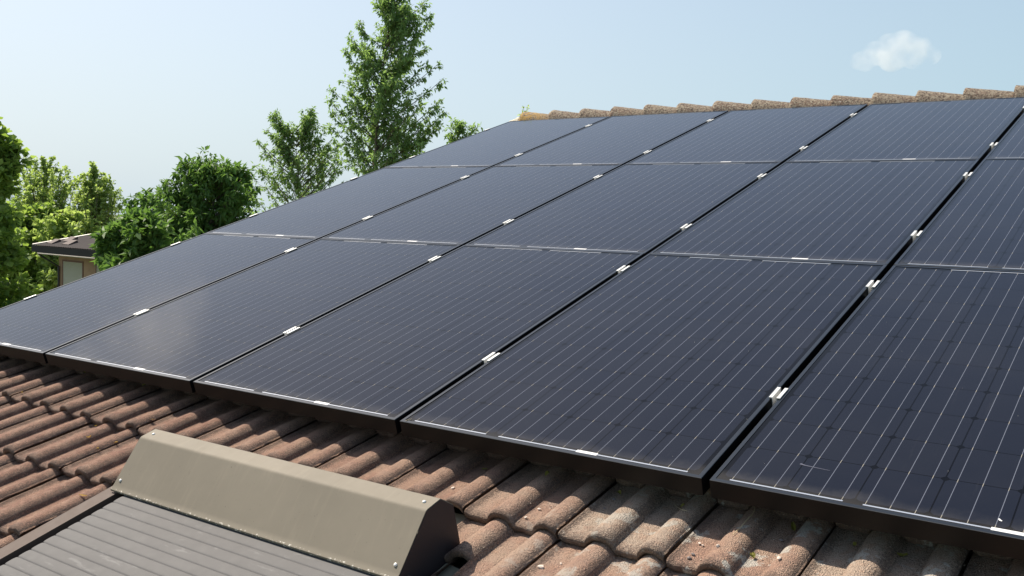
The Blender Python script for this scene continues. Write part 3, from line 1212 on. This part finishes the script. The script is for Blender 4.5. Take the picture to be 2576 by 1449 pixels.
def make_tree(label, base, trunk, prof_, dist, mat, nb=70, seed=1, extra=(), k=4, leaf=0.13, wr=0.42, droop=0.5, spread=0.55, twig=0.55, ntw=7, npt=7, rise=0.9, trunk_r=0.12, y_max=None, style=0, group=None, cat='tree', depth=1.0, name='tree'):
    rs = np.random.default_rng(seed)
    s = dist / F2
    right = np.array((CAM.to_3x3() @ Vector((1, 0, 0))))
    fwd = np.array((CAM.to_3x3() @ Vector((0, 0, -1))))
    fwd[2] = 0
    fwd /= np.linalg.norm(fwd)
    right[2] = 0
    right /= np.linalg.norm(right)

    def W(x, y, dd=0.0):
        return np.array(at(x, y, dist)) + fwd * dd

    ty = [q[1] for q in trunk]
    tx = [q[0] for q in trunk]
    o = np.argsort(ty)
    ty, tx = np.array(ty)[o], np.array(tx)[o]
    ys = np.array([q[0] for q in prof_], float)
    Ls = np.array([q[1] for q in prof_], float)
    Rs = np.array([q[2] for q in prof_], float)
    top, bot = ys[0], ys[-1]
    root = W(tx[-1], ty[-1])
    root[2] = 0
    e = empty(name, Matrix.Translation(Vector(root)), label, cat, group)
    wood = MB()
    # trunk
    n_t = 14
    pts, rad = [], []
    tp = np.linspace(ty[0], ty[-1], n_t)
    for y in tp:
        pts.append(W(np.interp(y, ty, tx), y))
    H = pts[0][2] - 0
    for q in pts:
        rad.append(max(0.008, trunk_r * (1 - (q[2] / max(H, 0.1)) ** 1.1 * 0.97)))
    pts.append(np.array([pts[-1][0], pts[-1][1], -0.1]))
    rad.append(trunk_r * 1.15)
    wood.tube([Vector(q - root) for q in pts], rad, 8)
    NP, ND = [], []
    branches = []
    for b in range(nb):
        u_ = (b + rs.random()) / nb
        y = top + (bot - top) * u_
        phi = rs.random() * 2 * math.pi
        xt = np.interp(y, ty, tx)
        cx = (np.interp(y, ys, Ls) + np.interp(y, ys, Rs)) / 2
        ext = (np.interp(y, ys, Rs) - cx)
        rr = rs.uniform(0.62, 1.0) if rs.random() < 0.68 else rs.uniform(0.15, 0.6)
        tipx = cx + math.cos(phi) * ext * rr
        dd = math.sin(phi) * ext * rr * s * depth
        branches.append((tipx, y, dd, 1.0))
    for ex in extra:
        branches.append((ex[0], ex[1], (rs.random() - 0.5) * 0.3, 0.42))
    for tipx, y, dd, tws in branches:
        tip = W(tipx, y, dd)
        y0 = y + (abs(tipx - np.interp(y, ty, tx)) + abs(dd) / s) * rise + 4
        y0 = min(y0, ty[-1])
        st_ = W(np.interp(y0, ty, tx), y0)
        mid = st_ * 0.45 + tip * 0.55
        mid[2] -= 0.12 * np.linalg.norm(tip - st_) * (0.5 if rise < 1.2 else 0.2)
        length = np.linalg.norm(tip - st_)
        q = [st_ * (1 - t) ** 2 + mid * 2 * t * (1 - t) + tip * t * t for t in np.linspace(0, 1, 6)]
        r0 = min(0.010 + 0.006 * length, trunk_r * 0.4)
        wood.tube([Vector(a - root) for a in q], list(np.linspace(r0, 0.004, 6)), 4, False)
        for j in range(ntw):
            t = 0.14 + 0.86 * (j + rs.random()) / ntw
            p0 = st_ * (1 - t) ** 2 + mid * 2 * t * (1 - t) + tip * t * t
            tg = (tip - mid) * t + (mid - st_) * (1 - t)
            tg = tg / (np.linalg.norm(tg) + 1e-9)
            dr = tg * 0.9 + rs.normal(size=3) * 0.55 + np.array([0, 0, 0.25])
            dr /= np.linalg.norm(dr)
            ln = tws * twig * (0.5 + rs.random() * 0.8) * (1.15 - 0.55 * t)
            p1 = p0 + dr * ln
            p1[2] -= 0.1 * ln * droop
            wood.tube([Vector(p0 - root), Vector(p1 - root)], [0.006, 0.002], 3, False)
            for i in range(npt):
                a = (i + 0.5) / npt
                NP.append(p0 + (p1 - p0) * a + rs.normal(size=3) * leaf * 0.25)
                ND.append(dr)
        for i in range(3):
            NP.append(tip + rs.normal(size=3) * leaf * 0.3)
            ND.append(np.array([0, 0, 0.6]))
    NP, ND = np.array(NP), np.array(ND)
    v, f, t = leaves((NP - root, ND), rs, k, leaf, wr, droop, spread, style)
    me = bpy.data.meshes.new('crown')
    me.from_pydata(v.tolist(), [], f.tolist())
    me.materials.append(mat)
    a = me.attributes.new('tint', 'FLOAT', 'POINT')
    a.data.foreach_set('value', t.astype(np.float32))
    me.update()
    c = bpy.data.objects.new('crown', me)
    COL.objects.link(c)
    c.parent = e
    wood.build('trunk', M_BARK, e, smooth=True, fix=False)
    return e


L_MAPLE = mat_leaf('maple leaf', (0.12, 0.205, 0.075), (0.27, 0.38, 0.15), 0.5)
L_DARK = mat_leaf('dark leaf', (0.060, 0.130, 0.028), (0.15, 0.25, 0.07), 0.4)
L_LIGHT = mat_leaf('light leaf', (0.22, 0.29, 0.085), (0.38, 0.46, 0.17), 0.55)
L_LEFT = mat_leaf('left tree leaf', (0.10, 0.18, 0.035), (0.29, 0.38, 0.10), 0.5)
GT = 'trees beyond the roof'

make_tree('tall pointed maple tree with loose light green crown, tallest tree beyond the panels', None,
          [(1000, -8), (980, 60), (965, 160), (952, 260), (945, 380), (943, 460), (943, 900)],
          [(-12, 985, 1015), (5, 958, 1045), (30, 948, 1050), (60, 930, 1045), (90, 895, 1058), (130, 870, 1066), (170, 882, 1060), (210, 890, 1075), (240, 862, 1100), (280, 855, 1100), (320, 868, 1082), (360, 852, 1085), (400, 845, 1090), (450, 840, 1110), (520, 830, 1120)],
          19, L_MAPLE, nb=100, seed=11, extra=[(898, 60), (878, 97), (866, 132), (971, 4), (1067, 10), (1086, 38), (1083, 60), (1070, 116), (1073, 160), (1102, 162), (1118, 196), (1108, 250), (1099, 272), (1119, 282), (1100, 305), (836, 226), (824, 252), (832, 280), (878, 226), (833, 318), (1092, 330), (1108, 318)],
          k=4, leaf=0.098, wr=0.38, droop=0.8, twig=0.42, ntw=8, npt=6, rise=0.75, trunk_r=0.11, group=GT)
make_tree('smaller maple tree with two spires just left of the tallest tree', None,
          [(745, 375), (748, 420), (752, 480), (755, 900)],
          [(362, 700, 835), (390, 688, 862), (430, 665, 875), (460, 655, 885), (520, 640, 890), (600, 640, 890)],
          20, L_MAPLE, nb=40, seed=22, extra=[(690, 283), (691, 291), (689, 310), (694, 335), (699, 355), (704, 365), (698, 375), (692, 300), (697, 320), (702, 345), (708, 370), (676, 330), (727, 318), (733, 345), (786, 275), (785, 283), (789, 300), (783, 318), (790, 325), (778, 345), (786, 355), (788, 290), (785, 308), (780, 325), (768, 308), (765, 335), (655, 362), (640, 415), (648, 428), (662, 365), (815, 330), (835, 345), (805, 355), (850, 362), (842, 385), (858, 400), (825, 372), (820, 395)],
          k=4, leaf=0.095, wr=0.38, droop=0.8, twig=0.52, ntw=6, npt=5, rise=0.9, trunk_r=0.10, group=GT)
make_tree('thin top of a young maple just above the left slope of the panels', None,
          [(1150, 330), (1150, 420), (1150, 900)],
          [(315, 1142, 1160), (340, 1130, 1175), (370, 1120, 1190), (420, 1115, 1200)],
          22, L_MAPLE, nb=9, seed=13, extra=[(1146, 309), (1158, 316), (1135, 325), (1128, 345), (1190, 325), (1202, 328), (1178, 333), (1172, 345)],
          k=4, leaf=0.13, wr=0.34, droop=0.6, twig=0.28, ntw=4, npt=4, rise=1.3, trunk_r=0.05, group=GT)
make_tree('rounded dark green tree with drooping leaves right of the neighbouring house', None,
          [(545, 430), (535, 520), (520, 640), (515, 950)],
          [(420, 490, 580), (435, 455, 615), (455, 440, 640), (480, 425, 650), (510, 350, 655), (540, 328, 665), (570, 318, 670), (600, 330, 680), (640, 350, 690), (700, 360, 690)],
          24, L_DARK, nb=95, seed=14, extra=[(478, 409), (472, 428), (446, 440), (420, 462), (345, 490), (340, 505), (333, 517), (365, 492), (392, 500), (410, 478), (558, 421), (600, 432), (625, 440), (642, 470)],
          k=6, leaf=0.22, wr=0.34, droop=0.85, spread=0.75, twig=0.60, ntw=7, npt=3, rise=0.7, trunk_r=0.2, group=GT)
make_tree('brighter green low tree in front of the right end of the neighbouring house', None,
          [(340, 590), (345, 650), (350, 950)],
          [(568, 340, 380), (585, 300, 410), (605, 278, 425), (630, 280, 435), (655, 285, 440), (690, 295, 450), (760, 300, 450)],
          18, L_DARK, nb=60, seed=15, extra=[(250, 606), (255, 600), (268, 588), (285, 578), (250, 630), (340, 560), (330, 545), (365, 555), (262, 660)],
          k=6, leaf=0.20, wr=0.42, droop=0.6, spread=0.8, twig=0.42, ntw=6, npt=3, rise=0.7, trunk_r=0.1, group=GT)
make_tree('large dark tree cut by the left edge of the photo, nearest on the left', None,
          [(-70, 330), (-60, 500), (-60, 1100)],
          [(320, -110, -20), (345, -150, 14), (365, -170, 32), (400, -180, 30), (440, -190, 26), (480, -190, 22), (530, -200, 40), (580, -200, 62), (640, -200, 66), (700, -200, 60), (780, -200, 50), (860, -200, 50)],
          23, L_LEFT, nb=150, seed=16, extra=[(3, 342), (44, 357), (36, 362), (24, 372), (40, 385), (46, 400), (44, 415), (38, 430)],
          k=4, leaf=0.21, wr=0.72, droop=0.45, spread=0.8, twig=0.62, ntw=7, npt=4, rise=0.6, trunk_r=0.3, style=1, group=GT)
make_tree('light green feathery tree with upright shoots behind the house, left one', None,
          [(112, 400), (110, 560), (110, 760)],
          [(428, 45, 172), (452, 10, 190), (480, 0, 198), (520, 0, 190), (570, -10, 200), (640, -10, 210)],
          56, L_LIGHT, nb=230, seed=17, extra=[(63, 399), (66, 415), (88, 405), (87, 420), (108, 397), (106, 412), (131, 399), (128, 415), (141, 416), (139, 430), (156, 434), (155, 448), (172, 437)],
          k=5, leaf=0.17, wr=0.75, droop=0.2, spread=0.8, twig=0.75, ntw=6, npt=4, rise=3.4, trunk_r=0.2, style=1, group=GT)
make_tree('light green feathery tree with upright shoots behind the house, right one with a tall spire', None,
          [(237, 418), (235, 560), (232, 760)],
          [(445, 205, 262), (466, 180, 290), (495, 172, 304), (540, 175, 305), (590, 170, 310), (640, 165, 315)],
          54, L_LIGHT, nb=165, seed=18, extra=[(236, 416), (236, 428), (236, 440), (262, 436), (259, 450), (298, 477), (292, 485), (309, 512), (303, 520), (281, 492), (200, 446), (213, 446)],
          k=5, leaf=0.17, wr=0.75, droop=0.2, spread=0.8, twig=0.7, ntw=6, npt=4, rise=3.0, trunk_r=0.18, style=1, group=GT)
make_tree('bushy yellow green tree directly over the neighbouring roof', None,
          [(170, 560), (170, 640), (170, 760)],
          [(545, 130, 230), (560, 110, 260), (590, 95, 280), (640, 90, 300), (700, 90, 300)],
          52, L_LIGHT, nb=55, seed=19, k=4, leaf=0.30, wr=0.75, droop=0.3, spread=0.8, twig=0.9, ntw=6, npt=4, rise=1.0, trunk_r=0.15, style=1, group=GT)
make_tree('dense dark tree behind the left corner of the neighbouring house', None,
          [(75, 600), (75, 700), (75, 900)],
          [(520, 20, 110), (545, -10, 140), (580, -20, 160), (640, -30, 180), (700, -30, 180), (780, -30, 180), (850, -30, 180)],
          53, L_LEFT, nb=110, seed=20, k=4, leaf=0.32, wr=0.7, droop=0.4, spread=0.8, twig=1.1, ntw=6, npt=4, rise=0.8, trunk_r=0.2, style=1, group=GT)

# weed on the ridge
we = empty('ridge_weed', Matrix.Translation(P(-0.03, V_RIDGE, -0.05)), 'small green weed growing out of the left end of the ridge', 'weed')
wi = np.array(we.matrix_world.translation)
dW = (Vector(wi) - CAM.translation).dot(CAM.to_3x3() @ Vector((0, 0, -1)))
mb = MB()
nodes_p, nodes_d = [], []
for pts in ([(1314, 297), (1315, 285), (1318, 268)], [(1314, 297), (1322, 283), (1328, 270)], [(1314, 297), (1308, 291)]):
    q = [np.array(at(x, y, dW)) - wi for x, y in pts]
    mb.tube([Vector(a) for a in q], [0.0015] * len(q), 4)
    for a, b in zip(q[:-1], q[1:]):
        for t in (0.3, 0.65, 1.0):
            nodes_p.append(a + (b - a) * t)
            nodes_d.append((b - a) / np.linalg.norm(b - a))
mb.build('stem', N('weed stem', 0.7, (0.10, 0.16, 0.04)).m, we)
v, f, t = leaves((np.array(nodes_p), np.array(nodes_d)), np.random.default_rng(5), 4, 0.028, 0.5, 0.2, 0.8)
me = bpy.data.meshes.new('foliage')
me.from_pydata(v.tolist(), [], f.tolist())
me.materials.append(L_LIGHT)
a = me.attributes.new('tint', 'FLOAT', 'POINT')
a.data.foreach_set('value', t.astype(np.float32))
o = bpy.data.objects.new('foliage', me)
COL.objects.link(o)
o.parent = we

# ------------------------------------------------------------------ neighbouring house
M_NWALL = painted('neighbour plaster', (0.40, 0.245, 0.165), 0.9, 0.10, 2.0).m
n = N('dark roof tiles', 0.95)
x, y, z = n.xyz(n.obj())[:]
wv = n.math('FRACT', n.math('DIVIDE', x, 0.22))
c = n.mix(n.ramp(n.math('ABSOLUTE', n.math('SUBTRACT', wv, 0.5)), 0.1, 0.4), (0.036, 0.027, 0.026), (0.012, 0.009, 0.010))
c = n.mix(n.ramp(n.noise(n.obj(), 3, 4), 0.4, 0.7), c, (0.034, 0.027, 0.025))
n.color(c)
M_NROOF = n.m
M_NFAS = N('dark brown fascia', 0.8, (0.010, 0.007, 0.007)).m
M_NGUT = N('gutter edge', 0.5, (0.42, 0.36, 0.30)).m
M_NSHUT = N('cream roller shutter', 0.6, (0.44, 0.40, 0.32)).m
M_NVENT = N('roof vent', 0.8, (0.085, 0.058, 0.050)).m
M_NFRM = N('brown window frame', 0.6, (0.16, 0.06, 0.035)).m
M_PIPE = N('dark downpipe', 0.5, (0.025, 0.02, 0.02)).m
p0 = at(81, 617, 45.5)                  # left eave corner
p1 = at(242, 631.5, 41.6)
ad = Vector((p1.x - p0.x, p1.y - p0.y, 0)).normalized()
bd = Vector((-ad.y, ad.x, 0))
if bd.dot(CAM.to_3x3() @ Vector((0, 0, -1))) < 0:
    bd = -bd
zE = p0.z
Mh = Matrix((ad.to_4d(), bd.to_4d(), (0, 0, 1, 0), (0, 0, 0, 1))).transposed()
Mh[3][0] = Mh[3][1] = Mh[3][2] = 0
Mh[0][3], Mh[1][3], Mh[2][3] = p0.x, p0.y, 0
Mh[3][3] = 1
nh = empty('house', Mh, 'neighbouring brown plastered house with dark hipped roof among the trees', 'house')
HL, HW, OV = 15.0, 10.0, 0.85
mb = MB()
mb.box((OV, OV, 0), (HL - OV, HW - OV, zE - 0.23))
mb.build('wall', M_NWALL, nh)
tp = math.tan(R(16))
# front slope with rolled tiles modelled as a corrugated sheet
mb = MB()
NC = 340


def zroof(x, y):
    return zE + min(x, HL - x, y, HW - y) * tp


pv = []
rows_ = [0, 0.4, 0.8, 1.6, 2.4, 3.2, 4.0, 5.0]
xs_ = [i * 0.0555 for i in range(int(HL / 0.0555))]
idx = {}
for j, y in enumerate(rows_):
    for i, x in enumerate(xs_):
        X = min(max(x, y), HL - y)
        rl = 0.03 * (0.5 + 0.5 * math.cos(2 * math.pi * x / 0.222))
        pv.append((X, y, zE + y * tp + (rl if y <= x <= HL - y else 0) + 0.01))
W_ = len(xs_)
mb.add(pv, [(j * W_ + i, j * W_ + i + 1, (j + 1) * W_ + i + 1, (j + 1) * W_ + i) for j in range(len(rows_) - 1) for i in range(W_ - 1)])
zr_ = zE + HW / 2 * tp
mb.add([(0, 0, zE), (0, HW, zE), (HW / 2, HW / 2, zr_)], [(0, 1, 2)])
mb.add([(HL, 0, zE), (HL, HW, zE), (HL - HW / 2, HW / 2, zr_)], [(0, 1, 2)])
mb.add([(0, HW, zE), (HL, HW, zE), (HL - HW / 2, HW / 2, zr_), (HW / 2, HW / 2, zr_)], [(0, 1, 2, 3)])
nroof = mb.build('roof', M_NROOF, nh)
mb = MB()
mb.box((-0.02, -0.02, zE - 0.30), (HL + 0.02, HW + 0.02, zE - 0.012))
mb.build('fascia', M_NFAS, nh)
mb = MB()
mb.tube([(0.6, -0.01, zE - 0.345), (HL, -0.01, zE - 0.345)], [0.035, 0.035], 6)
mb.build('gutter', M_NGUT, nh)
mb = MB()
mb.tube([(0.02, 0.02, zE + 0.03), (HW / 2, HW / 2, zr_ + 0.04)], [0.05, 0.05], 6)
mb.build('hip_cap', M_NGUT, nroof)
mb = MB()
mb.tube([(0.55, 0.0, zE - 0.3), (0.60, 0.12, zE - 0.45), (OV + 0.15, OV - 0.08, zE - 0.95), (OV + 0.15, OV - 0.08, 0)], [0.05] * 4, 8)
mb.build('downpipe', M_PIPE, nh)


def hit_wall(x, y):
    """point on the front wall seen at (x, y)"""
    o = nh.matrix_world.inverted() @ CAM.translation
    q = nh.matrix_world.inverted() @ at(x, y, 40)
    d = q - o
    t = (OV - o.y) / d.y
    return o + d * t


def hit_roof(x, y):
    o = nh.matrix_world.inverted() @ CAM.translation
    q = nh.matrix_world.inverted() @ at(x, y, 40)
    d = q - o
    # z = zE + y*tp
    t = (zE + o.y * tp - o.z) / (d.z - d.y * tp)
    return o + d * t


k_ = 0.1242 / 1.267
for x0_, x1_, y0_ in ((63.1 + 985 * k_, 63.1 + 1480 * k_, 584 + 745 * k_), (63.1 + 1840 * k_, 63.1 + 2350 * k_, 584 + 812 * k_)):
    a = hit_wall(x0_, y0_)
    b = hit_wall(x1_, y0_ + 3)
    z1 = a.z
    wn_ = MB()
    f0 = 0.07
    wn_.box((a.x - f0, OV - 0.03, z1 - 1.9), (a.x, OV + 0.05, z1 + f0))
    wn_.box((b.x, OV - 0.03, z1 - 1.9), (b.x + f0, OV + 0.05, z1 + f0))
    wn_.box((a.x, OV - 0.03, z1), (b.x, OV + 0.05, z1 + f0))
    wn_.box((a.x - f0, OV - 0.08, z1 - 1.96), (b.x + f0, OV + 0.05, z1 - 1.9))
    wo = wn_.build('window', M_NFRM, nh)
    sm = MB()
    zz = z1
    while zz > z1 - 1.88:
        sm.prism([(OV - 0.012, zz - 0.052), (OV - 0.020, zz - 0.028), (OV - 0.012, zz - 0.002), (OV + 0.02, zz - 0.002), (OV + 0.02, zz - 0.052)], a.x, b.x)
        zz -= 0.055
    sm.build('shutter', M_NSHUT, wo)
for cx, cy, wpx in ((63.1 + 785 * k_, 584 + 268 * k_, 200 * k_), (63.1 + 1205 * k_, 584 + 208 * k_, 245 * k_), (63.1 + 1200 * k_, 584 + 293 * k_, 250 * k_)):
    q = hit_roof(cx, cy)
    wd = wpx / F2 * 44 * 0.72
    vm = MB()
    z0 = zE + q.y * tp
    vs = []
    for xx_ in (q.x - wd, q.x + wd):
        vs += [(xx_, q.y - 0.30, z0 - 0.10), (xx_, q.y - 0.30, z0 - 0.03), (xx_, q.y + 0.10, z0 + 0.17), (xx_, q.y + 0.16, z0 + 0.04)]
    vm.add(vs, [(0, 1, 2, 3), (7, 6, 5, 4), (0, 4, 5, 1), (1, 5, 6, 2), (2, 6, 7, 3), (3, 7, 4, 0)])
    vm.build('roof_vent', M_NVENT, nroof)

# ------------------------------------------------------------------ cloud
cm = bpy.data.materials.new('cloud vapour')
cm.use_nodes = True
t_ = cm.node_tree
t_.nodes.clear()
mo_ = t_.nodes.new('ShaderNodeOutputMaterial')
pvn = t_.nodes.new('ShaderNodeVolumePrincipled')
pvn.inputs['Color'].default_value = (1.0, 0.985, 0.98, 1)
pvn.inputs['Anisotropy'].default_value = 0.2
tcn = t_.nodes.new('ShaderNodeTexCoord')
nn_ = t_.nodes.new('ShaderNodeTexNoise')
nn_.inputs['Scale'].default_value = 0.05
nn_.inputs['Detail'].default_value = 5
mr = t_.nodes.new('ShaderNodeMapRange')
mr.inputs[1].default_value = 0.40
mr.inputs[2].default_value = 0.74
mr.inputs[3].default_value = 0.0
mr.inputs[4].default_value = 0.042
t_.links.new(tcn.outputs['Object'], nn_.inputs['Vector'])
t_.links.new(nn_.outputs['Fac'], mr.inputs[0])
t_.links.new(mr.outputs[0], pvn.inputs['Density'])
t_.links.new(pvn.outputs[0], mo_.inputs['Volume'])
CD = 900
bm = bmesh.new()
cc0 = at(2245, 130, CD)
px = CD / F2
rt = CAM.to_3x3() @ Vector((1, 0, 0))
upv = CAM.to_3x3() @ Vector((0, 1, 0))
fw = CAM.to_3x3() @ Vector((0, 0, -1))
for dx_, dy_, r_ in ((-75, -22, 22), (-40, -5, 30), (-5, 12, 34), (20, 16, 34), (55, 5, 32), (85, -12, 22), (0, -15, 34), (-60, -30, 20), (45, -18, 26), (30, 26, 24)):
    mtx = Matrix.Translation((rt * dx_ * 1.12 + upv * dy_) * px + fw * random.uniform(-10, 10) * px)
    bmesh.ops.create_icosphere(bm, subdivisions=3, radius=r_ * 1.08 * px, matrix=mtx)
me = bpy.data.meshes.new('cloud')
bm.to_mesh(me)
bm.free()
me.materials.append(cm)
cl = bpy.data.objects.new('cloud', me)
COL.objects.link(cl)
cl.location = cc0
tag(cl, 'small white cloud alone in the blue sky above the ridge', 'cloud')
rm = cl.modifiers.new('merge', 'REMESH')
rm.mode = 'VOXEL'
rm.voxel_size = 2.2

# unseen cloud added out of view to put a warm glow in the panels
d_ = Vector([Rc[0][i] * (480 - 1632) / 3112.449 + Rc[1][i] * (1062 - 918) / 3112.449 + Rc[2][i] for i in range(3)]).normalized()
d_.z = -d_.z
dw_ = (T.to_3x3() @ d_).normalized()
side = dw_.cross(Vector((0, 0, 1))).normalized()
upc = side.cross(dw_)
bm = bmesh.new()
for i, (dx_, dy_, r_) in enumerate(((0, 0, 30), (-26, -6, 24), (26, -8, 24), (10, 16, 22), (-12, 14, 20), (46, -14, 16), (-46, -12, 18))):
    bmesh.ops.create_icosphere(bm, subdivisions=3, radius=r_, matrix=Matrix.Translation(side * dx_ + upc * dy_))
me = bpy.data.meshes.new('cloud')
bm.to_mesh(me)
bm.free()
cm2 = cm.copy()
cm2.name = 'added glow cloud vapour'
for q in cm2.node_tree.nodes:
    if q.type == 'PRINCIPLED_VOLUME':
        q.inputs['Anisotropy'].default_value = 0.65
    if q.type == 'MAP_RANGE':
        q.inputs[4].default_value = 0.032
me.materials.append(cm2)
c2 = bpy.data.objects.new('cloud', me)
COL.objects.link(c2)
c2.location = CAM.translation + dw_ * 900
tag(c2, 'unseen cloud added above the view to put a warm patch in the front left panels', 'cloud')
rm = c2.modifiers.new('merge', 'REMESH')
rm.mode = 'VOXEL'
rm.voxel_size = 2.2
